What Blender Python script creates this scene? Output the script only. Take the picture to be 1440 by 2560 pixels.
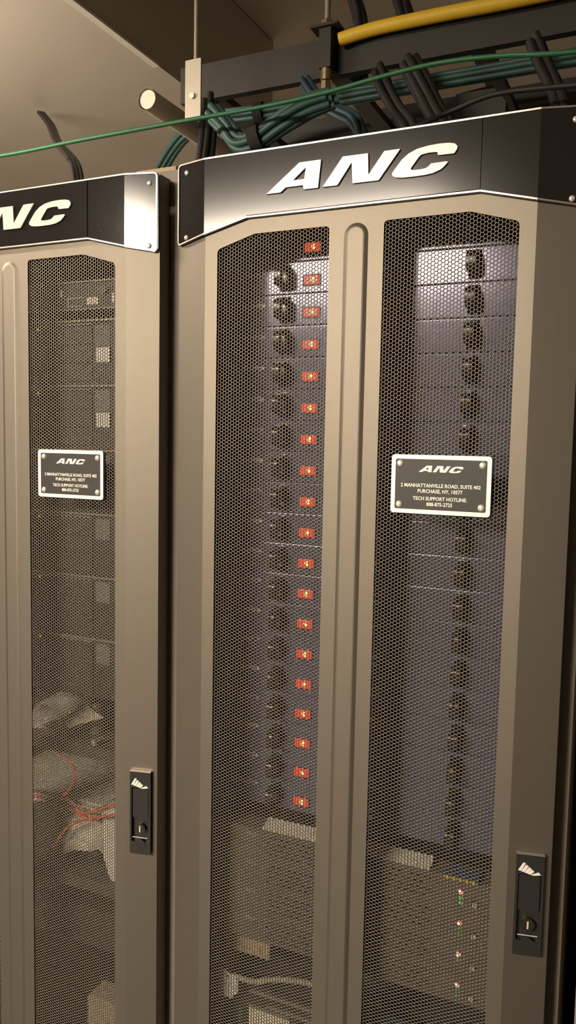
import bpy, bmesh, math, random
import numpy as np
from mathutils import Vector, Matrix

random.seed(7)
for _o in list(bpy.data.objects):
    bpy.data.objects.remove(_o, do_unlink=True)
SC = bpy.context.scene
COL = SC.collection

# ------------------------------------------------------------------ camera
cam_d = bpy.data.cameras.new('camera')
cam = bpy.data.objects.new('camera', cam_d)
COL.objects.link(cam)
CAM_R = Vector((0.90761689, 0.41936259, 0.01914705))
CAM_D = Vector((0.05420532, -0.07184311, -0.99594194))
CAM_F = Vector((-0.41628521, 0.9049716, -0.0879377))
cam.matrix_world = Matrix(((CAM_R.x, -CAM_D.x, -CAM_F.x, 0.37893),
                           (CAM_R.y, -CAM_D.y, -CAM_F.y, -1.02329),
                           (CAM_R.z, -CAM_D.z, -CAM_F.z, 1.57496),
                           (0, 0, 0, 1)))
cam_d.sensor_fit = 'VERTICAL'
cam_d.sensor_height = 36.0
cam_d.lens = 1993.75 / 2560 * 36.0
cam_d.clip_start = 0.02
SC.camera = cam

# ------------------------------------------------------------------ world, exposure
W = bpy.data.worlds.new('world')
SC.world = W
W.use_nodes = True
W.node_tree.nodes['Background'].inputs[0].default_value = (0.9, 0.78, 0.62, 1)
W.node_tree.nodes['Background'].inputs[1].default_value = 0.0
SC.view_settings.view_transform = 'Standard'
SC.view_settings.look = 'None'
SC.view_settings.gamma = 1.0
SC.view_settings.exposure = 0.0
SC.view_settings.use_curve_mapping = False
SC.cycles.max_bounces = 6
SC.cycles.diffuse_bounces = 3
SC.cycles.glossy_bounces = 3
SC.cycles.caustics_reflective = False
SC.cycles.caustics_refractive = False

LAMP_COL = (1.0, 0.86, 0.69)
AISLE_LAMPS = (dict(loc=(-1.6, -3.4, 2.82), size=(1.7, 0.6), power=130.0, label='long ceiling light panel over the aisle, the one nearer the cabinets'),
               dict(loc=(-1.6, -4.12, 2.82), size=(1.7, 0.6), power=130.0, label='long ceiling light panel over the aisle, the one farther from the cabinets'))
TUBE_LAMP = dict(loc=(-1.45, -0.25, 2.25), length=0.9, power=260.0)


# ------------------------------------------------------------------ materials
def mat(name, col, rough=0.5, metal=0.0, spec=0.5, noise=0.0, nscale=40.0, bump=0.0, bscale=300.0,
        emit=None, estr=0.0, aniso=0.0, coat=0.0, trans=0.0):
    m = bpy.data.materials.new(name)
    m.use_nodes = True
    nt = m.node_tree
    b = nt.nodes['Principled BSDF']
    b.inputs['Base Color'].default_value = (*col, 1)
    b.inputs['Roughness'].default_value = rough
    b.inputs['Metallic'].default_value = metal
    b.inputs['Specular IOR Level'].default_value = spec
    b.inputs['Coat Weight'].default_value = coat
    b.inputs['Transmission Weight'].default_value = trans
    tc = nt.nodes.new('ShaderNodeTexCoord')
    if noise > 0:
        n = nt.nodes.new('ShaderNodeTexNoise')
        n.inputs['Scale'].default_value = nscale
        n.inputs['Detail'].default_value = 4
        nt.links.new(tc.outputs['Object'], n.inputs['Vector'])
        r = nt.nodes.new('ShaderNodeMix')
        r.data_type = 'RGBA'
        r.inputs[6].default_value = (*[c * (1 - noise) for c in col], 1)
        r.inputs[7].default_value = (*[min(1, c * (1 + noise)) for c in col], 1)
        nt.links.new(n.outputs['Fac'], r.inputs[0])
        nt.links.new(r.outputs[2], b.inputs['Base Color'])
    if bump > 0:
        n2 = nt.nodes.new('ShaderNodeTexNoise')
        n2.inputs['Scale'].default_value = bscale
        nt.links.new(tc.outputs['Object'], n2.inputs['Vector'])
        bp = nt.nodes.new('ShaderNodeBump')
        bp.inputs['Strength'].default_value = bump
        bp.inputs['Distance'].default_value = 0.001
        nt.links.new(n2.outputs['Fac'], bp.inputs['Height'])
        nt.links.new(bp.outputs['Normal'], b.inputs['Normal'])
    if emit:
        b.inputs['Emission Color'].default_value = (*emit, 1)
        b.inputs['Emission Strength'].default_value = estr
    return m


M = {}
M['paint'] = mat('cabinet_paint', (0.192, 0.168, 0.136), 0.53, metal=0.95, noise=0.04, nscale=60, bump=0.06, bscale=900)
M['mesh'] = mat('perforated_steel', (0.16, 0.14, 0.113), 0.53, metal=0.95)
M['frame'] = mat('cabinet_frame', (0.22, 0.18, 0.14), 0.6, noise=0.1, nscale=20)
M['header'] = mat('header_satin', (0.016, 0.014, 0.013), 0.14, spec=0.45, noise=0.05, nscale=80)
M['trim'] = mat('trim_metal', (0.6, 0.55, 0.48), 0.32, metal=0.85, noise=0.04)
M['letter'] = mat('letter_metal', (0.62, 0.56, 0.48), 0.4, metal=0.3, noise=0.03)
M['screw'] = mat('screw_metal', (0.8, 0.76, 0.68), 0.35, metal=0.45, noise=0.05)
M['plate_white'] = mat('plate_border', (0.88, 0.84, 0.75), 0.5, metal=0.4, noise=0.03)
M['plate_black'] = mat('plate_black', (0.03, 0.027, 0.022), 0.45, noise=0.1)
M['print'] = mat('white_print', (0.86, 0.82, 0.74), 0.5, metal=0.2, noise=0.03)
M['dimprint'] = mat('grey_print', (0.42, 0.4, 0.37), 0.6, noise=0.03)
M['latch'] = mat('latch_plastic', (0.02, 0.019, 0.018), 0.35, noise=0.1)
M['amp'] = mat('amp_faceplate', (0.13, 0.14, 0.24), 0.15, spec=0.8, metal=0.4, noise=0.05, nscale=90)
M['chassis'] = mat('chassis_steel', (0.05, 0.05, 0.052), 0.6, noise=0.1)
M['handle'] = mat('handle_plastic', (0.02, 0.017, 0.013), 0.18, noise=0.1)
M['bezel'] = mat('switch_bezel', (0.03, 0.025, 0.022), 0.4, noise=0.1)
M['red'] = mat('switch_red', (0.5, 0.02, 0.01), 0.3, emit=(1.0, 0.06, 0.03), estr=0.9)
M['neon'] = mat('switch_neon', (1, 0.6, 0.2), 0.3, emit=(1.0, 0.55, 0.12), estr=2.2)
M['redled'] = mat('red_led', (0.8, 0.05, 0.03), 0.3, emit=(1.0, 0.12, 0.08), estr=3.0)
M['redcore'] = mat('red_led_core', (1, 0.7, 0.6), 0.3, emit=(1.0, 0.72, 0.6), estr=3.0)
M['greenled'] = mat('green_led', (0.05, 0.5, 0.08), 0.3, emit=(0.06, 0.75, 0.1), estr=0.55)
M['dimgreen'] = mat('dim_green_led', (0.05, 0.3, 0.06), 0.3, emit=(0.06, 0.6, 0.1), estr=0.12)
M['limeled'] = mat('lime_led', (0.3, 0.6, 0.05), 0.3, emit=(0.45, 0.9, 0.08), estr=0.9)
M['vent'] = mat('vent_faceplate', (0.13, 0.108, 0.09), 0.45, noise=0.05, nscale=50)
M['server'] = mat('server_bezel', (0.03, 0.026, 0.022), 0.45, noise=0.08, nscale=60)
M['bay'] = mat('drive_bay', (0.04, 0.036, 0.03), 0.45, noise=0.08, nscale=60)
M['ear'] = mat('pink_ear', (0.3, 0.2, 0.17), 0.5, noise=0.06)
M['lip'] = mat('server_lip', (0.5, 0.48, 0.43), 0.3, metal=0.6, noise=0.05)
M['sticker'] = mat('sticker_paper', (0.95, 0.93, 0.87), 0.42, metal=0.3, noise=0.02)
M['tab'] = mat('grey_tab', (0.2, 0.19, 0.16), 0.6, noise=0.05)
M['paper'] = mat('cream_paper', (0.85, 0.76, 0.55), 0.8, noise=0.04)
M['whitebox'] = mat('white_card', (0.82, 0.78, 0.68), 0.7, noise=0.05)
M['cardboard'] = mat('tan_card', (0.45, 0.34, 0.22), 0.8, noise=0.1)
M['bag'] = mat('clear_bag', (0.38, 0.34, 0.3), 0.22, noise=0.15, nscale=60, bump=0.5, bscale=120)
M['fibre'] = mat('orange_cord', (0.9, 0.12, 0.025), 0.4, noise=0.08)
M['shelf'] = mat('shelf_steel', (0.06, 0.052, 0.045), 0.5, noise=0.08)
M['greybox'] = mat('grey_plastic', (0.42, 0.38, 0.31), 0.5, noise=0.05)
M['palebox'] = mat('pale_plastic', (0.7, 0.64, 0.52), 0.5, noise=0.05)
M['black'] = mat('black_rubber', (0.018, 0.016, 0.015), 0.55, noise=0.1)
M['blue'] = mat('blue_cover', (0.04, 0.08, 0.16), 0.5, noise=0.08)
M['yellow'] = mat('yellow_jacket', (0.75, 0.48, 0.03), 0.5, noise=0.06)
M['green'] = mat('green_jacket', (0.02, 0.13, 0.05), 0.5, noise=0.06)
M['teal'] = mat('teal_jacket', (0.035, 0.085, 0.075), 0.5, noise=0.1)
M['bluecab'] = mat('blue_jacket', (0.025, 0.05, 0.065), 0.5, noise=0.1)
M['tray'] = mat('tray_paint', (0.022, 0.018, 0.013), 0.6, noise=0.12, nscale=15)
M['rod'] = mat('zinc_rod', (0.35, 0.3, 0.22), 0.45, metal=0.4, noise=0.1)
M['brass'] = mat('brass_coupling', (0.5, 0.4, 0.25), 0.32, metal=0.9, noise=0.1)
M['duct'] = mat('duct_paint', (0.6, 0.53, 0.44), 0.6, noise=0.05, nscale=3)
M['strut'] = mat('strut_steel', (0.5, 0.45, 0.36), 0.45, metal=0.3, noise=0.06)
M['pvc'] = mat('pvc_pipe', (0.72, 0.66, 0.54), 0.45, noise=0.04)
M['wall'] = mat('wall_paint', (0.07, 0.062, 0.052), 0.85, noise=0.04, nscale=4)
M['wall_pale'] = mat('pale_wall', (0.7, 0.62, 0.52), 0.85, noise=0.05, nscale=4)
M['ceiling'] = mat('ceiling_board', (0.6, 0.53, 0.44), 0.9, noise=0.08, nscale=3)
M['floor'] = mat('floor_tile', (0.03, 0.026, 0.022), 0.6, noise=0.08, nscale=5)
M['lampbody'] = mat('lamp_housing', (0.8, 0.8, 0.78), 0.5, noise=0.02)
M['velcro'] = mat('velcro_strap', (0.012, 0.011, 0.01), 0.9, noise=0.2, nscale=200)


# ------------------------------------------------------------------ mesh helpers
class MB:
    def __init__(s):
        s.v = []; s.f = []

    def add(s, v, f):
        n = len(s.v)
        s.v += [tuple(p) for p in v]
        s.f += [tuple(i + n for i in q) for q in f]
        return s

    def box(s, x0, x1, y0, y1, z0, z1, bev=0.0, seg=2):
        if bev <= 0:
            v = [(x, y, z) for x in (x0, x1) for y in (y0, y1) for z in (z0, z1)]
            f = [(0, 1, 3, 2), (4, 6, 7, 5), (0, 4, 5, 1), (2, 3, 7, 6), (0, 2, 6, 4), (1, 5, 7, 3)]
            return s.add(v, f)
        bm = bmesh.new()
        bmesh.ops.create_cube(bm, size=1)
        for p in bm.verts:
            p.co = ((x0 + x1) / 2 + p.co.x * (x1 - x0), (y0 + y1) / 2 + p.co.y * (y1 - y0), (z0 + z1) / 2 + p.co.z * (z1 - z0))
        bmesh.ops.bevel(bm, geom=bm.edges[:], offset=bev, segments=seg, affect='EDGES', profile=0.6)
        s.bm(bm)
        return s

    def bm(s, bm, mtx=None):
        bm.verts.ensure_lookup_table()
        for i, p in enumerate(bm.verts):
            p.index = i
        s.add([(mtx @ p.co if mtx else p.co) for p in bm.verts], [[q.index for q in f.verts] for f in bm.faces])
        bm.free()
        return s

    def plate(s, outer, holes, y0, y1, ymap=None):
        """a sheet in the XZ plane with holes, from y0 (front) to y1 (back)"""
        bm = bmesh.new()
        loops = []
        for L in [outer] + list(holes):
            vs = [bm.verts.new((p[0], 0, p[1])) for p in L]
            es = [bm.edges.new((vs[i], vs[(i + 1) % len(vs)])) for i in range(len(vs))]
            loops.append(L)
        bmesh.ops.triangle_fill(bm, use_beauty=True, use_dissolve=False, edges=bm.edges[:], normal=(0, -1, 0))
        bm.verts.ensure_lookup_table()
        for i, p in enumerate(bm.verts):
            p.index = i
        pts = [(p.co.x, p.co.z) for p in bm.verts]
        fs = [[q.index for q in f.verts] for f in bm.faces]
        fs = [f if _area([pts[i] for i in f]) > 0 else f[::-1] for f in fs]
        bm.free()
        g = ymap or (lambda x, z: 0.0)
        s.add([(x, y0 + g(x, z), z) for x, z in pts], fs)
        s.add([(x, y1 + g(x, z), z) for x, z in pts], [f[::-1] for f in fs])
        for L in loops:
            n = len(L)
            v = [(x, y0 + g(x, z), z) for x, z in L] + [(x, y1 + g(x, z), z) for x, z in L]
            s.add(v, [(i, i + n, (i + 1) % n + n, (i + 1) % n) for i in range(n)])
        return s

    def cyl(s, p0, p1, r0, r1=None, n=16, cap=True):
        r1 = r0 if r1 is None else r1
        p0, p1 = Vector(p0), Vector(p1)
        d = (p1 - p0).normalized()
        a = d.orthogonal().normalized(); b = d.cross(a)
        v = []
        for p, r in ((p0, r0), (p1, r1)):
            for i in range(n):
                t = 2 * math.pi * i / n
                v.append(p + a * (r * math.cos(t)) + b * (r * math.sin(t)))
        f = [(i, (i + 1) % n, n + (i + 1) % n, n + i) for i in range(n)]
        if cap:
            f += [tuple(range(n))[::-1], tuple(range(n, 2 * n))]
        return s.add(v, f)

    def dome(s, c, r, depth, axis=(0, -1, 0), n=14, k=4):
        d = Vector(axis).normalized(); a = d.orthogonal().normalized(); b = d.cross(a); c = Vector(c)
        v = []; f = []
        for j in range(k):
            t = j / k * math.pi / 2
            for i in range(n):
                u = 2 * math.pi * i / n
                v.append(c + (a * math.cos(u) + b * math.sin(u)) * r * math.cos(t) + d * depth * math.sin(t))
        v.append(c + d * depth)
        for j in range(k - 1):
            for i in range(n):
                f.append((j * n + i, j * n + (i + 1) % n, (j + 1) * n + (i + 1) % n, (j + 1) * n + i))
        for i in range(n):
            f.append(((k - 1) * n + i, (k - 1) * n + (i + 1) % n, k * n))
        return s.add(v, f)

    def tube(s, pts, r, n=10, sub=8):
        P = [Vector(p) for p in pts]
        Q = []
        if len(P) > 2 and sub > 1:
            for i in range(len(P) - 1):
                a = P[max(i - 1, 0)]; b = P[i]; c = P[i + 1]; d = P[min(i + 2, len(P) - 1)]
                for j in range(sub):
                    t = j / sub
                    Q.append(0.5 * ((2 * b) + (c - a) * t + (2 * a - 5 * b + 4 * c - d) * t * t + (3 * b - a - 3 * c + d) * t ** 3))
            Q.append(P[-1])
        else:
            Q = P
        v = []; f = []
        nrm = None
        for i, p in enumerate(Q):
            t = (Q[min(i + 1, len(Q) - 1)] - Q[max(i - 1, 0)]).normalized()
            if nrm is None:
                nrm = t.orthogonal().normalized()
            else:
                nrm = (nrm - t * nrm.dot(t)).normalized()
            b = t.cross(nrm)
            for k in range(n):
                a = 2 * math.pi * k / n
                v.append(p + (nrm * math.cos(a) + b * math.sin(a)) * r)
        for i in range(len(Q) - 1):
            for k in range(n):
                f.append((i * n + k, i * n + (k + 1) % n, (i + 1) * n + (k + 1) % n, (i + 1) * n + k))
        f.append(tuple(range(n))[::-1]); f.append(tuple(range((len(Q) - 1) * n, len(Q) * n)))
        return s.add(v, f)

    def mesh(s, name, m, smooth=None):
        me = bpy.data.meshes.new(name)
        me.from_pydata(s.v, [], s.f)
        if smooth is not None:
            me.shade_smooth()
            try:
                me.set_sharp_from_angle(angle=math.radians(smooth))
            except Exception:
                pass
        me.materials.append(m)
        me.update()
        return me

    def build(s, name, m, parent=None, smooth=None, loc=None):
        return link(name, s.mesh(name, m, smooth), parent, loc)


def _area(p):
    return 0.5 * sum(p[i][0] * p[(i + 1) % len(p)][1] - p[(i + 1) % len(p)][0] * p[i][1] for i in range(len(p)))


def link(name, data, parent=None, loc=None):
    o = bpy.data.objects.new(name, data)
    COL.objects.link(o)
    if parent:
        o.parent = parent
    if loc:
        o.location = loc
    return o


def tag(o, label=None, cat=None, group=None, kind=None):
    if label: o['label'] = label
    if cat: o['category'] = cat
    if group: o['group'] = group
    if kind: o['kind'] = kind
    return o


def thing(name, label, cat, loc=(0, 0, 0), group=None):
    return tag(link(name, None, None, loc), label, cat, group)


def copy_tree(o, parent=None):
    c = o.copy()
    COL.objects.link(c)
    c.parent = parent
    for ch in list(o.children):
        copy_tree(ch, c)
    return c


def rounded(poly, rad, seg=5):
    """round the corners of a polygon; rad is one number or a list"""
    out = []
    n = len(poly)
    for i in range(n):
        r = rad[i] if isinstance(rad, (list, tuple)) else rad
        p = Vector(poly[i]); a = Vector(poly[i - 1]); b = Vector(poly[(i + 1) % n])
        if r <= 0:
            out.append(tuple(p)); continue
        da = (a - p).normalized(); db = (b - p).normalized()
        ang = da.angle(db)
        t = min(r / math.tan(ang / 2), (a - p).length * 0.45, (b - p).length * 0.45)
        p1 = p + da * t; p2 = p + db * t
        for k in range(seg + 1):
            u = k / seg
            q = (1 - u) ** 2 * p1 + 2 * u * (1 - u) * p + u * u * p2
            out.append((q.x, q.y))
    return out


def circ(x, z, r, n=14):
    return [(x + r * math.cos(2 * math.pi * i / n), z + r * math.sin(2 * math.pi * i / n)) for i in range(n)]


_tcache = {}


def text_mesh(txt, size, m, extrude=0.0003, shear=0.0, bold=0.0, align='CENTER', xs=1.0):
    key = (txt, size, m.name, shear, bold, align, xs)
    if key in _tcache:
        return _tcache[key]
    c = bpy.data.curves.new('lettering', 'FONT')
    c.body = txt; c.size = size; c.align_x = align; c.align_y = 'CENTER'
    c.shear = shear; c.offset = bold; c.extrude = extrude; c.resolution_u = 2
    o = bpy.data.objects.new('lettering', c)
    COL.objects.link(o)
    bpy.context.view_layer.update()
    me = bpy.data.meshes.new_from_object(o.evaluated_get(bpy.context.evaluated_depsgraph_get()))
    bpy.data.objects.remove(o)
    # text lies in XY facing +Z: stand it up in XZ facing -Y
    me.transform(Matrix(((xs, 0, 0, 0), (0, 0, -1, 0), (0, 1, 0, 0), (0, 0, 0, 1))))
    me.materials.clear(); me.materials.append(m)
    _tcache[key] = me
    return me


# ------------------------------------------------------------------ the room
def struct(name, mb, m):
    return tag(mb.build(name, m), kind='structure')


RX0, RX1, RY0, RY1, RZ = -4.2, 2.6, -5.6, 2.3, 2.84
tag(struct('floor', MB().box(RX0, RX1, RY0, RY1, -0.05, 0), M['floor']), 'beige tiled equipment room floor')
tag(struct('ceiling', MB().box(RX0, RX1, RY0, RY1, RZ, RZ + 0.05), M['ceiling']), 'dim beige ceiling above the cable trays')
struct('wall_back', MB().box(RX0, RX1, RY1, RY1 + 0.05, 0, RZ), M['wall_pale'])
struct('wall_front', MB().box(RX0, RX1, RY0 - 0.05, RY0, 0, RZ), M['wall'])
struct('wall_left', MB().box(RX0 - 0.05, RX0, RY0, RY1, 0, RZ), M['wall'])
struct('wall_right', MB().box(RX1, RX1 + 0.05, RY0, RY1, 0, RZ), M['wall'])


def ceiling_lamp(cfg, label):
    x, y, z = cfg['loc']; sx, sy = cfg['size']
    t = thing('ceiling_light', label, 'light', (x, y, z), 'ceiling lights over the aisle')
    h = MB()
    h.box(-sx / 2 - .03, sx / 2 + .03, -sy / 2 - .03, -sy / 2, -.05, .018)
    h.box(-sx / 2 - .03, sx / 2 + .03, sy / 2, sy / 2 + .03, -.05, .018)
    h.box(-sx / 2 - .03, -sx / 2, -sy / 2, sy / 2, -.05, .018)
    h.box(sx / 2, sx / 2 + .03, -sy / 2, sy / 2, -.05, .018)
    h.box(-sx / 2, sx / 2, -sy / 2, sy / 2, .005, .018)
    h.build('housing', M['lampbody'], t)
    e = mat('lamp_diffuser', (0.9, 0.9, 0.9), 0.5, emit=LAMP_COL, estr=cfg['power'])
    MB().box(-sx / 2, sx / 2, -sy / 2, sy / 2, -.045, -.035).build('diffuser', e, t)
    return t


for _c in AISLE_LAMPS:
    ceiling_lamp(_c, _c['label'])


def tube_lamp(cfg):
    x, y, z = cfg['loc']; h = cfg['length'] / 2
    t = thing('hanging_light', 'bare fluorescent tube light hung on chains beside the air duct', 'light', (x, y, z))
    MB().box(-h - .04, h + .04, -.03, .03, .035, .075, .004).build('housing', M['lampbody'], t)
    for sx in (-1, 1):
        MB().box(sx * h - .012, sx * h + .012, -.015, .015, -.018, .035).build('lamp_holder', M['lampbody'], t)
        MB().cyl((sx * h * .8, 0, .075), (sx * h * .8, 0, RZ - z - .0005), .003, n=8).build('chain', M['rod'], t)
    e = mat('tube_glow', (0.9, 0.9, 0.9), 0.5, emit=LAMP_COL, estr=cfg['power'])
    MB().cyl((-h + .012, 0, 0), (h - .012, 0, 0), .013, n=16).build('tube', e, t, 40)


tube_lamp(TUBE_LAMP)

# ------------------------------------------------------------------ cabinets
HB, HA, HC, HD, HE, YE = 0.2115, 0.0385, 0.1627, 0.2317, 0.2841, 0.0125
ZT, ZB, ZBD, ZBE = 1.977, 1.886, 1.869, 1.8596
ZW, ZWO, KX = 1.8653, 1.848, 0.1514
DZ0 = 0.06                       # bottom of the door


def side_y(x):
    return max(0.0, (abs(x) - HD) / (HE - HD) * YE)


PITCH, HOLE = 0.00508, 0.00203


def perforated_mesh():
    x0, x1, z0, z1 = -0.0885, 0.0885, 0.105, 1.872
    R = PITCH / math.sqrt(3)
    cols = int((x1 - x0) / (1.5 * R)); rows = int((z1 - z0) / PITCH)
    cx, cz = np.meshgrid(np.arange(cols), np.arange(rows), indexing='ij')
    X = (x0 + 1.5 * R * (cx + 0.5)).ravel()
    Z = (z1 - PITCH * (cz + 0.5) + np.where(cx % 2 == 1, PITCH / 2, 0)).ravel()
    a6 = np.arange(6) * math.pi / 3; a12 = np.arange(12) * math.pi / 6
    T = 0.0011
    lx = np.concatenate([R * np.cos(a6), HOLE * np.cos(a12), HOLE * np.cos(a12)])
    lz = np.concatenate([R * np.sin(a6), HOLE * np.sin(a12), HOLE * np.sin(a12)])
    ly = np.concatenate([np.zeros(18), np.full(12, T)])
    n = len(X)
    V = np.empty((n, 30, 3), np.float32)
    V[:, :, 0] = X[:, None] + lx; V[:, :, 1] = ly; V[:, :, 2] = Z[:, None] + lz
    F = []
    for i in range(6):
        j = (i + 1) % 6
        F += [(i, 6 + (2 * i + 1) % 12, 6 + 2 * i), (i, j, 6 + (2 * i + 1) % 12), (j, 6 + (2 * i + 2) % 12, 6 + (2 * i + 1) % 12)]
    for k in range(12):
        l = (k + 1) % 12
        F += [(6 + k, 6 + l, 18 + l), (6 + k, 18 + l, 18 + k)]
    F = np.array(F, np.int32)
    faces = (np.arange(n, dtype=np.int32)[:, None, None] * 30 + F[None]).reshape(-1, 3)
    me = bpy.data.meshes.new('perforated_panel')
    me.vertices.add(n * 30); me.vertices.foreach_set('co', V.ravel())
    me.loops.add(len(faces) * 3); me.loops.foreach_set('vertex_index', faces.ravel())
    me.polygons.add(len(faces))
    me.polygons.foreach_set('loop_start', np.arange(len(faces), dtype=np.int32) * 3)
    me.polygons.foreach_set('loop_total', np.full(len(faces), 3, np.int32))
    me.update(calc_edges=True)
    me.materials.append(M['mesh'])
    return me


A_OUT = [(-0.1299, 1.9144), (-0.081, 1.9505), (-0.0493, 1.9505), (-0.0529, 1.9145), (-0.0737, 1.9145), (-0.0749, 1.9202), (-0.1008, 1.9202), (-0.1083, 1.9143)]
A_IN = [(-0.0899, 1.9282), (-0.0712, 1.9432), (-0.0732, 1.9281)]
N_OUT = [(-0.0461, 1.9146), (-0.0184, 1.9503), (0.0167, 1.9501), (0.018, 1.9228), (0.0388, 1.95), (0.0601, 1.95), (0.0321, 1.9143), (-0.0037, 1.9145), (-0.0055, 1.9417), (-0.0251, 1.9145)]
C_OUT = [(0.1298, 1.9355), (0.1332, 1.9401), (0.1338, 1.9435), (0.1303, 1.9472), (0.123, 1.949), (0.1102, 1.9496), (0.0963, 1.949), (0.0824, 1.947), (0.0712, 1.9426), (0.0628, 1.9364), (0.0545, 1.9266), (0.0501, 1.9209), (0.0505, 1.9177), (0.0549, 1.9151), (0.0646, 1.9138), (0.0788, 1.9135), (0.0929, 1.9137), (0.104, 1.9149), (0.114, 1.9183), (0.1185, 1.922), (0.1224, 1.926), (0.1206, 1.9271), (0.1008, 1.9268), (0.0986, 1.9244), (0.0945, 1.922), (0.088, 1.9213), (0.0776, 1.9214), (0.0747, 1.9227), (0.0751, 1.9246), (0.081, 1.9319), (0.0855, 1.9375), (0.0883, 1.9394), (0.0975, 1.9404), (0.1068, 1.9401), (0.1091, 1.9391), (0.1089, 1.9367), (0.1106, 1.9359)]
LETTERS = ((A_OUT, [A_IN]), (N_OUT, []), (C_OUT, []))


def screw(r=0.0038, m=None):
    s = MB().dome((0, 0, 0), r, r * 0.55, n=16, k=4)
    s.box(-r * .55, r * .55, -r * .62, -r * .5, -r * .1, r * .1)
    s.box(-r * .1, r * .1, -r * .62, -r * .5, -r * .55, r * .55)
    return s.mesh('screw', m or M['screw'], 40)


SCREW = screw()
SCREW_DARK = screw(m=M['chassis'])


def make_cabinet(name, label):
    c = thing(name, label, 'server cabinet', (0, 0, 0), 'cabinets standing in a row')
    # body shell
    b = MB()
    b.box(-.2985, -.2965, .045, 1.07, .03, 1.99)
    b.box(.2965, .2985, .045, 1.07, .03, 1.99)
    b.box(-.2965, .2965, .045, 1.07, 1.975, 1.99)
    b.box(-.2965, .2965, .045, 1.07, .03, .05)
    b.box(-.2965, .2965, 1.06, 1.07, .05, 1.975)
    b.build('body', M['frame'], c)
    f = MB()
    for sg in (-1, 1):
        f.box(*sorted((sg * .2965, sg * .262)), .045, .06, .05, 1.975)
    f.box(-.262, .262, .045, .06, 1.93, 1.975)
    f.build('front_frame', M['frame'], c)
    for sg in (-1, 1):
        r = MB()
        r.box(*sorted((sg * .242, sg * .262)), .0915, .0935, .07, 1.92)
        r.box(*sorted((sg * .259, sg * .262)), .0935, .13, .07, 1.92)
        r.build('mounting_rail', M['chassis'], c)
    for sx in (-1, 1):
        for y in (.1, 1.0):
            MB().cyl((sx * .26, y, 0), (sx * .26, y, .03), .02, .015).build('foot', M['black'], c)
    # door: bent sheet with two windows
    d = MB()
    wl = [(-HA, .12), (-HA, ZW), (-KX, ZW), (-HB, ZWO), (-HB, .12)]
    wr = [(HA, .12), (HB, .12), (HB, ZWO), (KX, ZW), (HA, ZW)]
    wl = rounded(wl, [.006, .006, .03, .008, .006]); wr = rounded(wr, [.006, .006, .008, .03, .006])
    d.plate([(-HD, DZ0), (HD, DZ0), (HD, ZT - .002), (-HD, ZT - .002)], [wl, wr], 0, .0015)
    for sg in (-1, 1):
        q = [(sg * HD, 0), (sg * HE, YE), (sg * (HE - .001), YE + .004), (sg * (HE - .001), .042)]
        for (xa, ya), (xb, yb) in zip(q[:-1], q[1:]):
            v = [(xa, ya, DZ0), (xb, yb, DZ0), (xb, yb, ZT - .002), (xa, ya, ZT - .002)]
            d.add(v, [(0, 1, 2, 3) if sg > 0 else (3, 2, 1, 0)])
    # raised central rib
    rz0, rz1, rr = .1, 1.866, .0172
    def stad(r, n=14):
        L = [(r * math.cos(t), rz1 - rr + r * math.sin(t)) for t in [math.pi * i / n for i in range(n + 1)]]
        return L + [(-r, rz0), (r, rz0)]
    o1, o2, o3 = stad(rr), stad(rr - .0048), stad(rr - .0065)
    n = len(o1)
    for la, lb, ya, yb in ((o1, o2, 0, -.0022), (o2, o3, -.0022, -.0026)):
        d.add([(x, ya, z) for x, z in la] + [(x, yb, z) for x, z in lb], [(i, (i + 1) % n, (i + 1) % n + n, i + n) for i in range(n)])
    d.add([(x, -.0026, z) for x, z in o3], [tuple(range(n))])
    # top and bottom return flanges
    d.box(-HE + .002, HE - .002, .0125, .042, ZT - .006, ZT - .002)
    d.box(-HE + .002, HE - .002, .0125, .042, DZ0, DZ0 + .004)
    door = d.build('door', M['paint'], c)
    for sg in (-1, 1):
        p = link('perforated_panel', PERF, door, (sg * (HA + HB) / 2, .0018, 0))
    # door latch on the right-hand bevel
    ang = math.atan2(YE, HE - HD)
    def bev(x, z, off=0.0):
        """point on the right-hand bevelled strip of the door"""
        return Vector((x + math.sin(ang) * off, side_y(x) - math.cos(ang) * off, z))
    h = link('door_latch', None, door)
    cx, cz = .2585, .985
    h.location = bev(cx, cz); h.rotation_euler = (0, 0, ang)
    lw, lh = .0175, .068
    hb = MB()
    out = rounded([(-lw, -lh), (lw, -lh), (lw, lh), (-lw, lh)], .002)
    inn = rounded([(-lw + .003, -lh + .02), (lw - .003, -lh + .02), (lw - .003, lh - .026), (-lw + .003, lh - .026)], .003)
    hb.plate(out, [inn], -.006, 0)
    hb.build('latch_housing', M['latch'], h, 30)
    MB().box(-lw + .001, lw - .001, -.0006, 0, -lh + .001, lh - .001).build('latch_backing', M['latch'], h)
    g = MB().plate(rounded([(-lw + .0045, -.008), (lw - .0045, -.008), (lw - .0045, lh - .028), (-lw + .0045, lh - .028)], .003), [], -.0045, -.0005)
    g.build('lever', M['latch'], h, 30)
    k = MB().cyl((0, -.0062, -.026), (0, 0, -.026), .0085, n=24)
    k.build('lock', M['handle'], h, 40)
    MB().box(-.001, .001, -.0072, -.0062, -.031, -.021).build('key_slot', M['screw'], h)
    MB().box(-lw + .005, lw - .005, -.0068, -.006, -.0405, -.0395).build('pull_edge', M['screw'], h)
    MB().cyl((0, -.0066, -.052), (0, -.005, -.052), .009, n=24).build('push_button', M['latch'], h, 40)
    MB().box(-lw, lw, -.0064, -.0008, lh, lh + .0012).build('top_edge', M['trim'], h)
    lg = MB()
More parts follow.
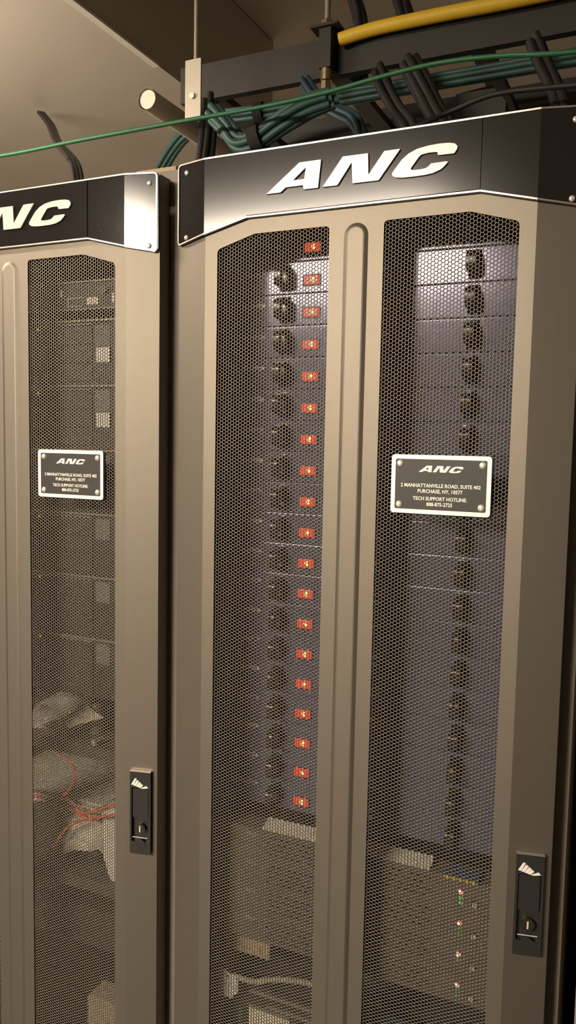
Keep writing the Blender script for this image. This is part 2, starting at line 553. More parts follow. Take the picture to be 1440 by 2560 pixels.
    for i, (a, w, t0) in enumerate(((-.0125, .0048, .011), (-.0085, .0045, .0095), (-.0045, .0042, .008), (-.0008, .004, .0065), (.003, .0085, .0045))):
        zb = lh - .0215 - i * .0012
        lg.plate([(a - .0025, zb), (a + .0015, zb - .0004), (a + w + .002, zb + t0 - .001 - .0006 * i), (a + w - .001, zb + t0)], [], -.0066, -.006)
    lg.build('emblem', M['print'], h)
    # header
    hp = link('header_panel', None, c)
    hs = MB()
    yh = -.0045
    side = {}
    for sg in (-1, 1):
        x0, x1, x2 = sg * (HC + .0006), sg * HD, sg * HE
        P = [(x0, yh, ZB), (x1, yh, ZBD), (x1, yh, ZT), (x0, yh, ZT)]
        e = side_y(HE) + yh
        r = .006
        xr = x2 - sg * r
        er = yh + side_y(abs(xr))
        Q = [(x1, yh, ZBD), (xr, er, ZBD + (ZBE - ZBD) * (abs(xr) - HD) / (HE - HD)), (x2, e, ZBE + r), (x2, e, ZT - r), (xr, er, ZT), (x1, yh, ZT)]
        for L in (P, Q):
            n = len(L)
            w = MB()
            back = [(x, y + .0035, z) for x, y, z in L]
            w.add(L + back, [tuple(range(n)) if sg > 0 else tuple(range(n))[::-1]] + [((i, i + n, (i + 1) % n + n, (i + 1) % n) if sg > 0 else ((i + 1) % n, (i + 1) % n + n, i + n, i)) for i in range(n)])
            w.build('side_wing' if L is P else 'end_wing', M['header'], hp)
    MB().plate([(-HC, ZB + .004), (HC, ZB + .004), (HC, ZT), (-HC, ZT)], [], yh - .0012, yh + .0035).build('center_plate', M['header'], hp)
    # bright edge trim round the outline
    r = .007
    def tz(z): return z
    path = []
    def P3(x, z): return Vector((x, yh + side_y(abs(x)) - .0002, z))
    lo = [(-HE + r, ZBE + .001), (-HD, ZBD), (-HC, ZB), (HC, ZB), (HD, ZBD), (HE - r, ZBE + .001)]
    hi = [(HE - r, ZT), (HD, ZT), (-HD, ZT), (-HE + r, ZT)]
    arc = lambda cx, cz, a0, a1: [(cx + r * math.cos(math.radians(a0 + (a1 - a0) * i / 5)), cz + r * math.sin(math.radians(a0 + (a1 - a0) * i / 5))) for i in range(6)]
    loop = lo + arc(HE - r, ZBE + r, -80, 0) + arc(HE - r, ZT - r, 0, 90) + hi[1:3] + arc(-HE + r, ZT - r, 90, 180) + arc(-HE + r, ZBE + r, 180, 260)
    # strip 2.4 mm wide inside the outline
    n = len(loop)
    tr = MB()
    inner = []
    for i in range(n):
        a = Vector(loop[i - 1]); b = Vector(loop[i]); d_ = Vector(loop[(i + 1) % n])
        t1 = (b - a); t2 = (d_ - b)
        t = (t1.normalized() if t1.length > 1e-6 else t2.normalized()) + (t2.normalized() if t2.length > 1e-6 else t1.normalized())
        t.normalize()
        nn = Vector((-t.y, t.x))
        inner.append(b + nn * .0028)
    vo = [P3(x, z) + Vector((0, .003, 0)) for x, z in loop]
    vm = [P3((loop[i][0] * .75 + inner[i].x * .25), (loop[i][1] * .75 + inner[i].y * .25)) + Vector((0, -.0012, 0)) for i in range(n)]
    vi = [P3(inner[i].x, inner[i].y) + Vector((0, -.0012, 0)) for i in range(n)]
    vk = [P3(inner[i].x, inner[i].y) + Vector((0, .001, 0)) for i in range(n)]
    tr.add(vo + vm + vi + vk, [(k * n + i, k * n + (i + 1) % n, (k + 1) * n + (i + 1) % n, (k + 1) * n + i) for k in range(3) for i in range(n)])
    tr.build('edge_trim', M['trim'], hp)
    for (o, hl) in LETTERS:
        MB().plate(o, hl, yh - .0042, yh - .0012).build('letter', M['letter'], hp)
    for x, z in ((-.2665, 1.9625), (-.2665, 1.8705), (.2705, 1.9605), (.2705, 1.8695)):
        s = link('screw', SCREW, hp, (x, yh + side_y(abs(x)) - .0004, z))
        s.rotation_euler = (0, 0, math.copysign(ang, x))
    # address plate on the right-hand mesh
    n_ = link('name_plate', None, c)
    px, pz, pw, ph = .1255, 1.5225, .0655, .0385
    n_.location = (px, -.0012, pz)
    outer = rounded([(-pw, -ph), (pw, -ph), (pw, ph), (-pw, ph)], .005)
    innr = rounded([(-pw + .0055, -ph + .0055), (pw - .0055, -ph + .0055), (pw - .0055, ph - .0055), (-pw + .0055, ph - .0055)], .0025)
    MB().plate(outer, [innr], -.0022, .002).build('border', M['plate_white'], n_)
    MB().plate(innr, [], -.0014, .002).build('backing', M['plate_black'], n_)
    for sx in (-1, 1):
        for sz in (-1, 1):
            link('screw', SCREW, n_, (sx * (pw - .0115), -.0014, sz * (ph - .0115))).scale = (1.2, 1.2, 1.2)
    lm = MB()
    sc = .0585 / .2637
    for (o, hl) in LETTERS:
        tf = lambda L: [((x) * sc, (z - 1.932) * sc * 1.05 + .0205) for x, z in L]
        lm.plate(tf(o), [tf(q) for q in hl], -.0019, -.0013)
    lm.build('logo', M['print'], n_)
    for txt, z, sz in (('2 MANHATTANVILLE ROAD, SUITE 402', -.0015, .0066), ('PURCHASE, NY, 10577', -.0088, .0066),
                       ('TECH SUPPORT HOTLINE:', -.0185, .0066), ('888-875-2725', -.0258, .0066)):
        link('address_line', text_mesh(txt, sz, M['print'], .0002, bold=.00012, xs=.92), n_, (0, -.0017, z))
    return c


PERF = perforated_mesh()
cab_r = make_cabinet('server_cabinet', 'black cabinet whose mesh door shows a stack of lit red switches')
cab_l = copy_tree(cab_r)
cab_l['label'] = 'black cabinet with orange cords and papers behind its mesh door'
cab_l.location = (-.6, -.0042, -.0063)
cab_t = copy_tree(cab_r)
cab_t['label'] = 'black cabinet of which only the door edge shows, right of the red-switch cabinet'
cab_t.location = (.618, .004, 0)

# ------------------------------------------------------------------ amplifiers, right cabinet
YU, U, Z0 = .085, .04708, 1.7955
ORD = ['topmost', 'second', 'third', 'fourth', 'fifth', 'sixth', 'seventh', 'eighth', 'ninth', 'tenth', 'eleventh', 'twelfth',
       'thirteenth', 'fourteenth', 'fifteenth', 'sixteenth', 'seventeenth', 'eighteenth', 'lowest']


def loop_handle():
    """upright loop handle standing proud of a faceplate, base at y=0"""
    h = MB()
    zo, zi, t = .0185, .0115, .032
    prof_o = rounded([(0, -zo), (-t, -zo + .006), (-t, zo - .006), (0, zo)], [0, .011, .011, 0], 8)
    prof_i = rounded([(-.002, -zi), (-t + .008, -zi + .002), (-t + .008, zi - .002), (-.002, zi)], [.001, .005, .005, .001], 4)
    bm = bmesh.new()
    for L in (prof_o, prof_i):
        vs = [bm.verts.new((0, p[0], p[1])) for p in L]
        for i in range(len(vs)):
            bm.edges.new((vs[i], vs[(i + 1) % len(vs)]))
    bmesh.ops.triangle_fill(bm, use_beauty=True, edges=bm.edges[:], normal=(1, 0, 0))
    bm.verts.ensure_lookup_table()
    for i, p in enumerate(bm.verts): p.index = i
    pts = [(p.co.y, p.co.z) for p in bm.verts]; fs = [[q.index for q in f.verts] for f in bm.faces]
    bm.free()
    w = .0058
    h.add([(w, a, b) for a, b in pts], fs)
    h.add([(-w, a, b) for a, b in pts], [f[::-1] for f in fs])
    for L in (prof_o, prof_i):
        n = len(L)
        h.add([(w, a, b) for a, b in L] + [(-w, a, b) for a, b in L], [(i, i + n, (i + 1) % n + n, (i + 1) % n) for i in range(n)])
    h.box(-.008, .008, -.003, 0, -.0195, .0195, .001)
    return h.mesh('handle', M['handle'], 35)


HANDLE = loop_handle()


def make_amp():
    a = thing('amplifier', 'x', 'amplifier', (0, YU, 0), 'rack amplifiers with red switches')
    H = U - .0003
    MB().box(-.2413, .2413, 0, .004, 0, H, .0017, 6).build('faceplate', M['amp'], a)
    MB().box(-.215, .215, .004, .36, .001, H - .001).build('chassis', M['chassis'], a)
    for sx in (-1, 1):
        link('handle', HANDLE, a, (sx * .1415, 0, H / 2))
    s = link('rocker_switch', None, a, (-.0985, 0, .0185))
    MB().plate(rounded([(-.014, -.0085), (.014, -.0085), (.014, .0085), (-.014, .0085)], .0015), [rounded([(-.0125, -.0069), (.0125, -.0069), (.0125, .0069), (-.0125, .0069)], .001)], -.0022, .0002).build('bezel', M['bezel'], s)
    MB().box(-.0122, .0122, -.0034, -.0004, -.0066, .0066, .001).build('lens', M['red'], s)
    MB().dome((.0022, -.0034, .0002), .0036, .0006).build('neon', M['neon'], s)
    link('model_lettering', text_mesh('/PRO-VCM', .0088, M['print'], .0002, bold=.0001), a, (-.1945, -.0002, .0315))
    link('brand_lettering', text_mesh('C', .021, M['print'], .0002, shear=.2, xs=1.2), a, (.0135, -.0002, .0225))
    link('switch_mark', text_mesh('O', .0048, M['dimprint'], .0002), a, (-.1105, -.0002, .0068))
    link('switch_mark', text_mesh('R', .0048, M['dimprint'], .0002), a, (-.0875, -.0002, .0068))
    for sx in (-1, 1):
        for z in (.008, H - .008):
            link('screw', SCREW_DARK, a, (sx * .232, 0, z))
    return a


amp = make_amp()
for k in range(1, 20):
    o = amp if k == 1 else copy_tree(amp)
    o.location = (0, YU, Z0 - (k - 2) * U)
    o['label'] = 'blue-grey rack amplifier with lit red switch, %s in the stack of nineteen' % ORD[k - 1]

# ------------------------------------------------------------------ vented units, right cabinet
YV, HV = .045, .0457


def make_vented():
    a = thing('vented_unit', 'x', 'rack unit', (0, YV, 0), 'vented rack units below the amplifiers')
    H = HV - .0008
    holes = []
    for r in range(4):
        z = .0075 + r * .0088
        for q in range(20):
            x = -.138 + q * .0128 + (.0064 if r % 2 else 0)
            if x < .118:
                holes.append([(x, z), (x + .0095, z), (x + .0095, z + .003), (x, z + .003)])
    p = MB().plate([(-.2413, 0), (.2413, 0), (.2413, H), (-.2413, H)], holes, 0, .003)
    p.build('vented_faceplate', M['vent'], a)
    for r in range(5):
        z = .0033 + r * .0088
        MB().box(-.14, .13, -.0016, 0, z + .0002, z + .0026, .0005).build('grille_bar', M['vent'], a)
    MB().box(-.215, .215, .009, .42, .001, H - .001).build('chassis', M['black'], a)
    MB().box(-.225, .225, .003, .04, H - .003, H - .0004).build('top_lip', M['vent'], a)
    d = link('led_bezel', None, a, (.1636, 0, .0268))
    MB().cyl((0, -.001, 0), (0, 0, 0), .0045, n=18).build('ring', M['bezel'], d)
    MB().dome((0, -.001, 0), .0037, .0022).build('red_led', M['redled'], d)
    MB().dome((.0003, -.003, .0002), .0024, .0006).build('led_core', M['redcore'], d)
    MB().dome((.0005, 0, .0178), .0027, .0012).build('green_led', M['greenled'], a)
    MB().dome((.0005, 0, .0102), .0027, .0012).build('green_led', M['greenled'], a)
    for ch in a.children:
        if ch.name.startswith('green_led'):
            ch.location = (.1636, 0, 0)
    b = link('push_button', None, a, (.184, 0, .0135))
    MB().cyl((0, -.004, 0), (0, 0, 0), .0035, n=16).build('cap', M['screw'], b, 40)
    MB().cyl((0, -.001, 0), (0, 0, 0), .0055, n=16).build('collar', M['bezel'], b, 40)
    MB().plate(rounded([(-.0075, .006), (.0075, .006), (.0075, H - .006), (-.0075, H - .006)], .003), [], -.0035, 0).build('ear', M['ear'], a, loc=(-.222, 0, 0))
    MB().plate(rounded([(-.0075, .006), (.0075, .006), (.0075, H - .006), (-.0075, H - .006)], .003), [], -.0035, 0).build('ear', M['ear'], a, loc=(.222, 0, 0))
    link('model_lettering', text_mesh('/PRO', .0085, M['dimprint'], .0002), a, (-.165, -.0002, .034))
    return a


vu = make_vented()
for k in range(4):
    o = vu if k == 0 else copy_tree(vu)
    o.location = (0, YV, .9285 - k * HV)
    o['label'] = 'vented black rack unit with one red and two green lights, %s of four' % ('topmost', 'second from top', 'third from top', 'lowest')[k]
    if k:
        for ch in o.children:
            if ch.name.startswith('green_led'):
                ch.data = ch.data.copy(); ch.data.materials[0] = M['dimgreen']
        if k == 2:
            ds = [ch for ch in o.children if ch.name.startswith('green_led')]
            bpy.data.objects.remove(ds[1])

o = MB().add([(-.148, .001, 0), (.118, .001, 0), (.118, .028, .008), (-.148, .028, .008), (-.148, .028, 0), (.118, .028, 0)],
             [(0, 1, 2, 3), (3, 2, 5, 4), (0, 4, 5, 1), (1, 5, 2), (0, 3, 4)]).build('lit_top_wedge', M['whitebox'], None, loc=(0, YV, .9741))  # added white wedge, sloped to stand in for the lit top of the unit
tag(o, 'white sloped strip added to stand in for the lit top of the topmost vented unit', 'lit-top strip')
t = thing('handbook', 'small blue booklet with a yellow front edge lying on the topmost vented unit', 'booklet', (.1635, .0365, .9745))
MB().box(-.0235, .0235, .001, .034, 0, .004).build('cover', M['blue'], t)
MB().box(-.0235, .0235, 0, .001, .0005, .0035).build('edge', M['yellow'], t)

# things at the foot of the right cabinet
t = thing('rack_processor', 'dark rack unit with a cream label below the vented units', 'rack unit', (0, .06, .615))
MB().box(-.2413, .2413, 0, .005, 0, .088, .001).build('faceplate', M['server'], t)
MB().box(-.215, .215, .005, .4, .002, .086).build('chassis', M['chassis'], t)
MB().box(-.17, .22, -.004, 0, .0775, .0795).build('ridge', M['lip'], t)
MB().box(-.14, .22, -.004, 0, .0595, .0612).build('ridge', M['lip'], t)
MB().box(-.172, -.1, -.001, 0, .012, .049).build('front_label', M['paper'], t)
MB().box(-.172, -.1, -.0012, 0, .049, .0545).build('label_strip', M['tab'], t)
MB().box(-.19, -.183, -.002, 0, .015, .045).build('green_tab', M['green'], t)

tagm = MB().plate(rounded([(-.021, -.036), (.003, -.036), (.015, -.022), (.015, .002), (-.021, .012)], .002), [circ(-.003, -.0, .0016)], 0, .0006)
o = tagm.build('paper_tag', M['sticker'], None, loc=(-.1945, .0345, .7245))
tag(o, 'white paper tag hanging in front of the lowest vented unit', 'tag')
o = MB().tube([(-.19, .042, .722), (-.15, .03, .733), (-.115, .034, .744), (-.07, .04, .751), (-.02, .05, .745), (.05, .06, .74)], .0045).build('signal_cable', M['greybox'], None, 60)
tag(o, 'grey cable arching across under the vented units', 'cable')
o = MB().box(-.04, .04, 0, .05, 0, .026, .002).build('cable_box', M['cardboard'], None, loc=(-.178, .062, .7505))
tag(o, 'small tan box behind the white paper tag', 'box')
o = MB().box(-.05, .05, 0, .03, 0, .02, .003).build('blue_pouch', M['blue'], None, loc=(.05, .035, .7045))
tag(o, 'blue pouch lying on the labelled rack unit', 'pouch')

# ------------------------------------------------------------------ equipment, left cabinet
LX, LY = -.6, -.0042
YS = .06
t = thing('rack_controller', 'slim rack controller with a framed display above the servers', 'rack unit', (LX, YS, 1.787))
MB().box(-.2413, .2413, 0, .004, 0, .046, .001).build('faceplate', M['server'], t)
MB().box(-.215, .215, .004, .3, .001, .045).build('chassis', M['chassis'], t)
MB().box(-.24, .24, -.004, 0, .0445, .0462).build('top_lip', M['lip'], t)
MB().box(-.24, .24, -.003, 0, -.0002, .0012).build('bottom_lip', M['lip'], t)
s = link('display', None, t, (.083, 0, .013))
MB().plate([(-.0165, -.0075), (.0165, -.0075), (.0165, .0075), (-.0165, .0075)], [[(-.0145, -.0055), (.0145, -.0055), (.0145, .0055), (-.0145, .0055)]], -.0015, 0).build('display_frame', M['dimprint'], s)
MB().box(-.0145, .0145, -.0004, 0, -.0055, .0055).build('screen', M['black'], s)
MB().box(.106, .13, -.0008, 0, .008, .0195).build('grey_label', M['plate_white'], t)
MB().box(.05, .056, -.0008, 0, .022, .034).build('port', M['plate_white'], t)
MB().cyl((.143, -.006, .03), (.143, 0, .03), .007, n=20).build('knob', M['tab'], t)
MB().box(.157, .161, -.0008, 0, .008, .024).build('port', M['plate_white'], t)

HS = .1071


def make_server():
    a = thing('server', 'x', 'server', (LX, YS, 0), 'servers stacked in the left cabinet')
    H = HS - .001
    MB().box(-.2413, .2413, 0, .004, 0, H, .001).build('faceplate', M['server'], a)
    MB().box(-.215, .215, .004, .45, .001, H - .001).build('chassis', M['chassis'], a)
    MB().box(-.238, .238, -.008, 0, H - .0028, H).build('top_lip', M['lip'], a)
    MB().box(-.238, .12, -.0055, 0, H - .0075, H - .006).build('second_lip', M['lip'], a)
    for c_ in range(3):
        for r in range(3):
            x = -.225 + c_ * .116; z = .006 + r * .0305
            MB().box(x, x + .112, -.0035, 0, z, z + .0285, .001).build('drive_tray', M['bay'], a)
    MB().box(.124, .1525, -.002, 0, .062, H - .009).build('grey_tab', M['tab'], a)
    MB().dome((.0, -.0035, .0), .002, .001).build('status_led', M['limeled'], a, loc=(.003, 0, H - .0115))
    return a


sv = make_server()
names = ['topmost', 'second', 'third', 'fourth', 'fifth', 'lowest']
for k in range(6):
    o = sv if k == 0 else copy_tree(sv)
    o.location = (LX, YS, 1.7705 - (k + 1) * HS)
    o['label'] = ('dark drive-bay server with a white sticker, %s of the six stacked servers' if k < 2 else 'dark drive-bay server without a sticker, %s of the six stacked servers') % names[k]
for k in range(2):
    o = [q for q in bpy.data.objects if q.name.startswith('server') and q.get('category') == 'server'][k]
for o in [q for q in bpy.data.objects if q.get('category') == 'server' and 'with a white sticker' in q['label']]:
    MB().box(.127, .155, -.003, -.0004, .0365, .0605).build('sticker', M['sticker'], o)

# shelf and its clutter
SHZ = 1.034
t = thing('rack_shelf', 'dark rack shelf under the servers carrying loose papers', 'shelf', (LX, .072, SHZ))
MB().box(-.2413, .2413, 0, .38, -.003, 0).build('shelf_board', M['shelf'], t)
MB().box(-.2413, .2413, 0, .002, -.022, -.003).build('shelf_lip', M['shelf'], t)
t2 = thing('rack_tray', 'lower dark rack shelf carrying a dark case and papers', 'shelf', (LX, .055, .80))
MB().box(-.2413, .2413, 0, .38, -.003, 0).build('shelf_board', M['shelf'], t2)
MB().box(-.2413, .2413, 0, .002, -.022, -.003).build('shelf_lip', M['shelf'], t2)


def crumple(nx, ny, sx, sy, amp, hgt, seed):
    rnd = random.Random(seed)
    m = MB(); v = []; f = []
    ph = [rnd.uniform(0, 6.28) for _ in range(12)]
    for j in range(ny + 1):
        for i in range(nx + 1):
            u, w = i / nx, j / ny
            b = (1 - (2 * u - 1) ** 4) * (1 - (2 * w - 1) ** 4)
            h = hgt * b * (0.62 + .38 * math.sin(9 * u + ph[0]) * math.cos(7 * w + ph[1])) + amp * b * (math.sin(23 * u + 11 * w + ph[2]) + math.cos(31 * w - 14 * u + ph[3]) + .6 * rnd.uniform(-1, 1))
            v.append(((u - .5) * sx * (1 + .1 * math.sin(5 * w + ph[4])), (w - .5) * sy * (1 + .1 * math.sin(6 * u + ph[5])), max(.0004, h)))
    for j in range(ny):
        for i in range(nx):
            a = j * (nx + 1) + i
            f.append((a, a + 1, a + nx + 2, a + nx + 1))
    n = len(v)
    v += [(x, y, 0) for x, y, z in v]
    f += [tuple(q + n for q in fq[::-1]) for fq in f]
    for i in range(nx):
        f.append((i, i + n, i + 1 + n, i + 1)); k = ny * (nx + 1) + i
        f.append((k, k + 1, k + 1 + n, k + n))
    for j in range(ny):
        k = j * (nx + 1); f.append((k, k + nx + 1, k + nx + 1 + n, k + n)); k += nx
        f.append((k, k + n, k + nx + 1 + n, k + nx + 1))
    return m.add(v, f)


o = crumple(18, 14, .15, .12, .003, .05, 3).build('plastic_bag', M['bag'], None, loc=(LX - .03, .17, SHZ + .0002))
o.rotation_euler = (0, 0, .3)
tag(o, 'crumpled clear plastic bag on the shelf under the servers', 'bag')
# folded cream card leaning against the bag
o = MB().add([(-.045, 0, 0), (.0, -.014, .002), (.078, .02, .028), (.012, .05, .034), (-.012, .024, .014),
              (-.045, 0, .0012), (.0, -.014, .0032), (.078, .02, .0292), (.012, .05, .0352), (-.012, .024, .0152)],
             [(4, 3, 2, 1, 0), (5, 6, 7, 8, 9), (0, 1, 6, 5), (1, 2, 7, 6), (2, 3, 8, 7), (3, 4, 9, 8), (4, 0, 5, 9)]).build('paper_card', M['paper'], None, loc=(LX + .03, .078, SHZ + .0165))
tag(o, 'torn cream paper card on the shelf beside the plastic bag', 'paper')
o = MB().cyl((0, 0, 0), (0, 0, .036), .013, .013, 20).cyl((0, 0, .036), (0, 0, .05), .009, .009, 20).dome((0, 0, .05), .009, .005, (0, 0, 1)).build('metal_canister', M['rod'], None, 40, loc=(LX + .07, .13, SHZ + .0005))
tag(o, 'small shiny metal canister on the shelf right of the cream card', 'canister')
o = MB().cyl((0, 0, 0), (.004, .02, 0), .006, .006, 14).build('jack_plug', M['screw'], None, 40, loc=(LX + .105, .075, SHZ + .0062))
tag(o, 'tiny silver plug at the shelf edge in front of the metal canister', 'plug')

o = MB().box(-.15, .095, 0, .19, 0, .098, .004).build('equipment_case', M['server'], None, loc=(LX, .1, .8015))
tag(o, 'wide dark case under the pale paper stack', 'case')
t = thing('paper_stack', 'stack of pale papers lying on the dark case behind the orange cords', 'paper', (LX, .098, .9))
rp = random.Random(4)
for k in range(6):
    q = MB().plate([(-.15, 0), (.11, 0), (.11, .0028), (-.15, .0028)], [], -.012, .17)
    q = q.build('sheet', M['palebox'], t, loc=(rp.uniform(-.004, .004), rp.uniform(-.004, .004), .0004 + k * .0034))
    q.rotation_euler = (0, 0, rp.uniform(-.05, .05))
o = crumple(14, 10, .085, .07, .0014, .022, 9).build('crumpled_paper', M['whitebox'], None, loc=(LX + .07, .084, .868))
o.rotation_euler = (1.15, -.35, .1)
tag(o, 'crumpled white paper leaning on the dark case in the left cabinet', 'paper')
t = thing('carton', 'white open carton standing at the right end of the lower shelf', 'box', (LX + .16, .085, .8015))
MB().plate([(-.028, .04), (-.012, 0), (.05, 0), (.05, .15), (-.03, .128)], [], -.018, .07).build('carton_body', M['whitebox'], t)
MB().add([(-.029, -.018, .045), (-.03, -.018, .1), (-.044, -.026, .09), (-.04, -.026, .06)], [(0, 1, 2, 3), (3, 2, 1, 0)]).build('flap', M['whitebox'], t)

R_ = lambda L: [(LX + x, y, z) for x, y, z in L]
o = MB().tube(R_([(-.2, .062, .99), (-.12, .062, 1.008), (-.028, .062, 1.018), (.015, .06, 1.024), (.05, .06, 1.012), (.072, .06, .996), (.076, .059, .977), (.068, .06, .958), (.05, .061, .938), (.024, .062, .92), (-.04, .062, .908), (-.16, .062, .9)]), .0024, 8).build('orange_cord', M['fibre'], None, 60)
tag(o, 'thin orange fibre cord bent in one wide loop below the shelf', 'cord', 'orange cords')
o = MB().tube(R_([(-.2, .07, .915), (-.06, .07, .925), (-.028, .07, .928), (.02, .07, .93), (.06, .07, .925), (.085, .066, .912), (.12, .0605, .925), (.17, .0605, .948), (.23, .0605, .96)]), .0026, 8).build('orange_cord', M['fibre'], None, 60)
tag(o, 'orange fibre cord lying flat before the pale papers', 'cord', 'orange cords')
o = MB().tube(R_([(-.2, .077, .905), (-.06, .077, .91), (-.028, .077, .914), (.02, .077, .911), (.06, .077, .904), (.085, .074, .9), (.105, .0745, .898)]), .0026, 8).build('orange_cord', M['fibre'], None, 60)
tag(o, 'orange fibre cord running close under the flat one', 'cord', 'orange cords')
o = MB().tube(R_([(.23, .05, .94), (.17, .05, .932), (.12, .05, .916), (.085, .048, .9), (.066, .044, .884), (.043, .042, .85), (.018, .042, .815), (-.008, .044, .785), (-.035, .047, .75), (-.065, .05, .71)]), .0024, 8).build('orange_cord', M['fibre'], None, 60)
tag(o, 'orange fibre cord hanging down in front of the lower shelf', 'cord', 'orange cords')
o = MB().box(-.2413, .2413, 0, .3, 0, .07, .002).build('blank_drawer', M['server'], None, loc=(LX, .075, .66))
tag(o, 'plain dark drawer at the bottom of the orange-cord cabinet', 'drawer')
o = MB().box(-.05, .07, 0, .05, 0, .075, .004).build('tan_box', M['cardboard'], None, loc=(LX + .15, .062, .5))
tag(o, 'brown box low behind the mesh of the orange-cord cabinet', 'box')

# ------------------------------------------------------------------ overhead
# air duct box with a pale seam flange
t = thing('air_duct', 'large beige box duct hanging from the ceiling above the cabinets', 'duct', (-2.0, 0, 2.5))
MB().box(-1.2, 1.2, .05, 1.36, 0, .335).build('duct_body', M['duct'], t)
MB().box(1.19, 1.208, .05, .71, -.006, .0).build('seam_flange', M['plate_white'], t)
MB().box(-1.2, 1.19, .3, .325, -.005, 0).build('cross_seam', M['duct'], t)

# cable ladder along X
t = thing('cable_tray', 'dark cable tray running overhead along the row of cabinets', 'cable tray', (0, .6, 2.343))
for y in (0, .38):
    MB().box(-.66, 1.6, y, y + .02, 0, .078).build('side_rail', M['tray'], t)
for k in range(8):
    MB().box(-.6 + k * .3, -.56 + k * .3, .02, .38, .005, .022).build('rung', M['tray'], t)

t = thing('threaded_rod', 'threaded hanger rod with square washer holding up the cable tray', 'rod', (-.288, .575, 2.30))
MB().cyl((0, 0, .045), (0, 0, .539), .006).build('rod', M['rod'], t, 40)
MB().cyl((0, 0, .0), (0, 0, .022), .0105, n=6).build('nut', M['brass'], t)
MB().cyl((0, 0, .0235), (0, 0, .046), .0115, n=16).build('coupling', M['brass'], t, 40)
MB().box(-.03, .03, -.02, .02, .124, .13).build('square_washer', M['tray'], t)
MB().cyl((0, 0, .13), (0, 0, .142), .013, n=6).build('nut', M['brass'], t)
MB().box(-.013, .013, -.012, .024, .046, .124).build('bracket', M['tray'], t)

o = MB().tube([(-.262, .582, 2.404), (-.2, .582, 2.41), (-.15, .581, 2.411), (-.05, .581, 2.411), (.1, .581, 2.409), (.4, .58, 2.41), (1.0, .581, 2.41)], .0135, 12).build('yellow_cable', M['yellow'], None, 60)
tag(o, 'thick yellow cable lying along the top of the cable tray', 'cable')
o = MB().tube([(-2.3, .5, 2.49), (-1.8, .4, 2.3), (-1.4, .33, 2.20), (-.95, .3, 2.165), (-.7, .29, 2.163), (-.47, .29, 2.165), (-.28, .295, 2.168), (-.165, .3, 2.176), (-.06, .3, 2.186), (.03, .3, 2.19), (.13, .3, 2.183), (.235, .3, 2.17), (.6, .32, 2.15)], .0042, 8).build('green_cable', M['green'], None, 60)
tag(o, 'thin green cable strung across above the cabinet headers', 'cable')


def bundle(name, label, pts, n, r, R, m, straps=()):
    """a bundle of n cables following pts, strapped at the given fractions"""
    t = thing(name, label, 'cable bundle', pts[0], 'cable bundles overhead')
    P = [Vector(p) - Vector(pts[0]) for p in pts]
    rnd = random.Random(len(pts) * 7 + n)
    for i in range(n):
        a = 2 * math.pi * i / max(1, n - 1)
        q = 0 if i == 0 else R
        off = Vector((math.cos(a) * q * .6, math.cos(a) * q * .6, math.sin(a) * q))
        w = [p + off * rnd.uniform(.85, 1.15) for p in P]
        MB().tube(w, r, 7, 6).build('cable', m, t, 60)
    for k in straps:
        p = P[k]
        d = (P[min(k + 1, len(P) - 1)] - P[max(k - 1, 0)]).normalized()
        MB().cyl(p - d * .011, p + d * .011, R + r * 1.6, n=16).build('strap', M['velcro'], t, 40)
    return t


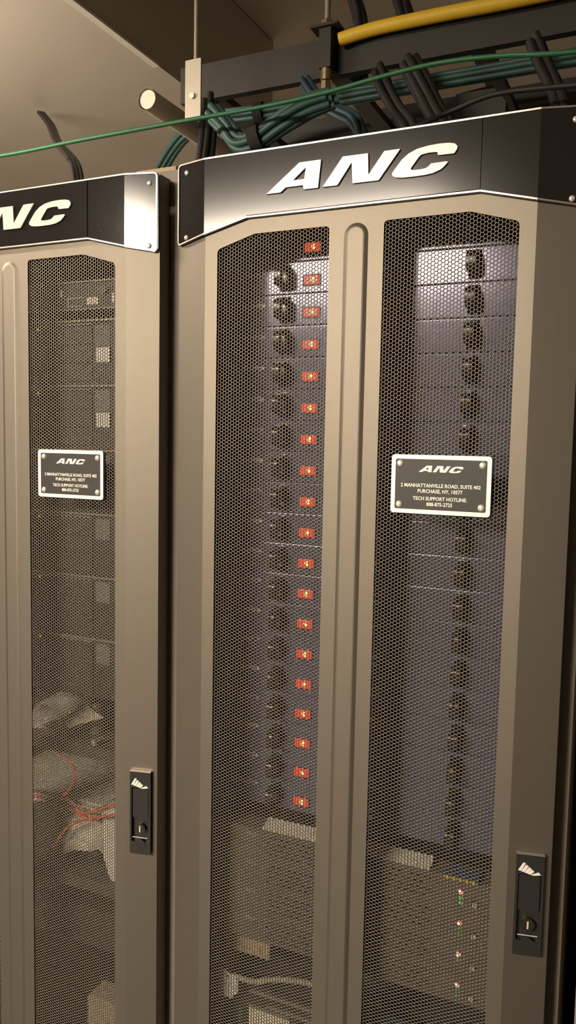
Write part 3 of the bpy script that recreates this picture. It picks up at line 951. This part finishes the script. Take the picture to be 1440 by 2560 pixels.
bundle('data_cable_bundle', 'teal data cables strapped along the underside of the cable tray', [(-.78, .6, 2.03), (-.74, .61, 2.17), (-.68, .64, 2.285), (-.6, .65, 2.318), (-.48, .65, 2.316), (-.3, .65, 2.318), (-.1, .65, 2.318), (.5, .65, 2.318)], 7, .006, .012, M['teal'], (4,))
bundle('data_cable_bundle', 'teal data cables dropping onto the cabinet tops behind the big header', [(-.19, .37, 2.195), (-.232, .36, 2.183), (-.284, .35, 2.157), (-.33, .35, 2.134), (-.367, .35, 2.133), (-.395, .35, 2.165), (-.43, .36, 2.2)], 7, .007, .015, M['teal'], (3,))
bundle('data_cable_bundle', 'dark blue data cables slanting down right of the teal drop', [(-.31, .52, 2.3), (-.27, .5, 2.25), (-.225, .49, 2.22), (-.17, .47, 2.17), (-.15, .45, 2.03)], 6, .006, .012, M['bluecab'], ())
for pts, n, r, R, lab in (
        ([(-.175, .585, 2.325), (-.158, .57, 2.29), (-.12, .54, 2.225), (-.07, .5, 2.15), (-.05, .48, 2.03)], 5, .008, .015, 'black power cables falling from the tray left of the black junction box'),
        ([(-.105, .57, 2.32), (-.085, .555, 2.285), (-.045, .53, 2.215), (.0, .49, 2.13), (.01, .47, 2.03)], 7, .009, .02, 'thick black power cables falling from the tray toward the header logo'),
        ([(.13, .58, 2.325), (.15, .57, 2.28), (.18, .54, 2.21), (.2, .5, 2.14), (.205, .48, 2.03)], 5, .009, .015, 'black power cables dropping onto the cabinet near its corner'),
        ([(-.36, .8, 2.72), (-.31, .77, 2.6), (-.285, .76, 2.52), (-.28, .76, 2.4)], 4, .009, .012, 'black cables rising from the tray beside the hanger rod'),
        ([(-.27, .8, 2.8), (-.2, .77, 2.58), (-.175, .76, 2.5), (-.17, .76, 2.4)], 5, .01, .014, 'black cables rising from the tray behind the yellow cable'),
        ([(-.545, .54, 2.31), (-.535, .51, 2.2), (-.53, .48, 2.1), (-.525, .46, 2.03)], 5, .008, .015, 'black cables slanting down between the two cabinet headers'),
        ([(-1.25, .8, 2.485), (-1.13, .7, 2.4), (-.95, .52, 2.27), (-.74, .33, 2.13), (-.69, .28, 2.02)], 3, .005, .008, 'thin black cables slanting down over the header with orange cords below')):
    bundle('power_cable_bundle', lab, pts, n, r, R, M['black'])
o = MB().plate([(-.052, -.145), (.052, -.145), (.05, .03), (.02, .065), (-.052, .058)], [], 0, .03).build('junction_box', M['tray'], None, loc=(.012, .68, 2.24))
tag(o, 'flat black junction box hanging under the cable tray', 'junction box')
o = MB().tube([(-.06, .44, 2.15), (.0, .45, 2.17), (.06, .45, 2.186), (.1, .45, 2.19), (.17, .45, 2.187), (.4, .45, 2.17)], .005, 8).build('thin_cable', M['black'], None, 60)
tag(o, 'thin black cable sagging beside the junction box', 'cable')

t = thing('strut_bracket', 'short flat steel bracket with one bolt hanging above the left header', 'bracket', (-.503, .4, 2.215))
MB().plate(rounded([(-.018, 0), (.018, 0), (.018, .115), (-.018, .115)], .002), [], 0, .004).build('bracket_plate', M['strut'], t)
MB().cyl((0, -.005, .044), (0, 0, .044), .006, n=6).build('bolt', M['screw'], t)
MB().cyl((0, .012, .115), (0, .012, .62), .005).build('hanger', M['rod'], t)
t = thing('conduit_pipe', 'white plastic conduit pipe with its open end above the left header', 'pipe', (-.60, .38, 2.262))
MB().cyl((0, 0, 0), (0, .9, 0), .0215, n=28, cap=False).cyl((0, .004, 0), (0, .9, 0), .0185, n=28).build('pipe', M['pvc'], t, 40)
o = MB().box(-.04, .04, 0, .05, 0, .03, .002).build('foam_block', M['cardboard'], None, loc=(-.40, .12, 1.991))
tag(o, 'small tan block on the cabinet top between the two headers', 'block')
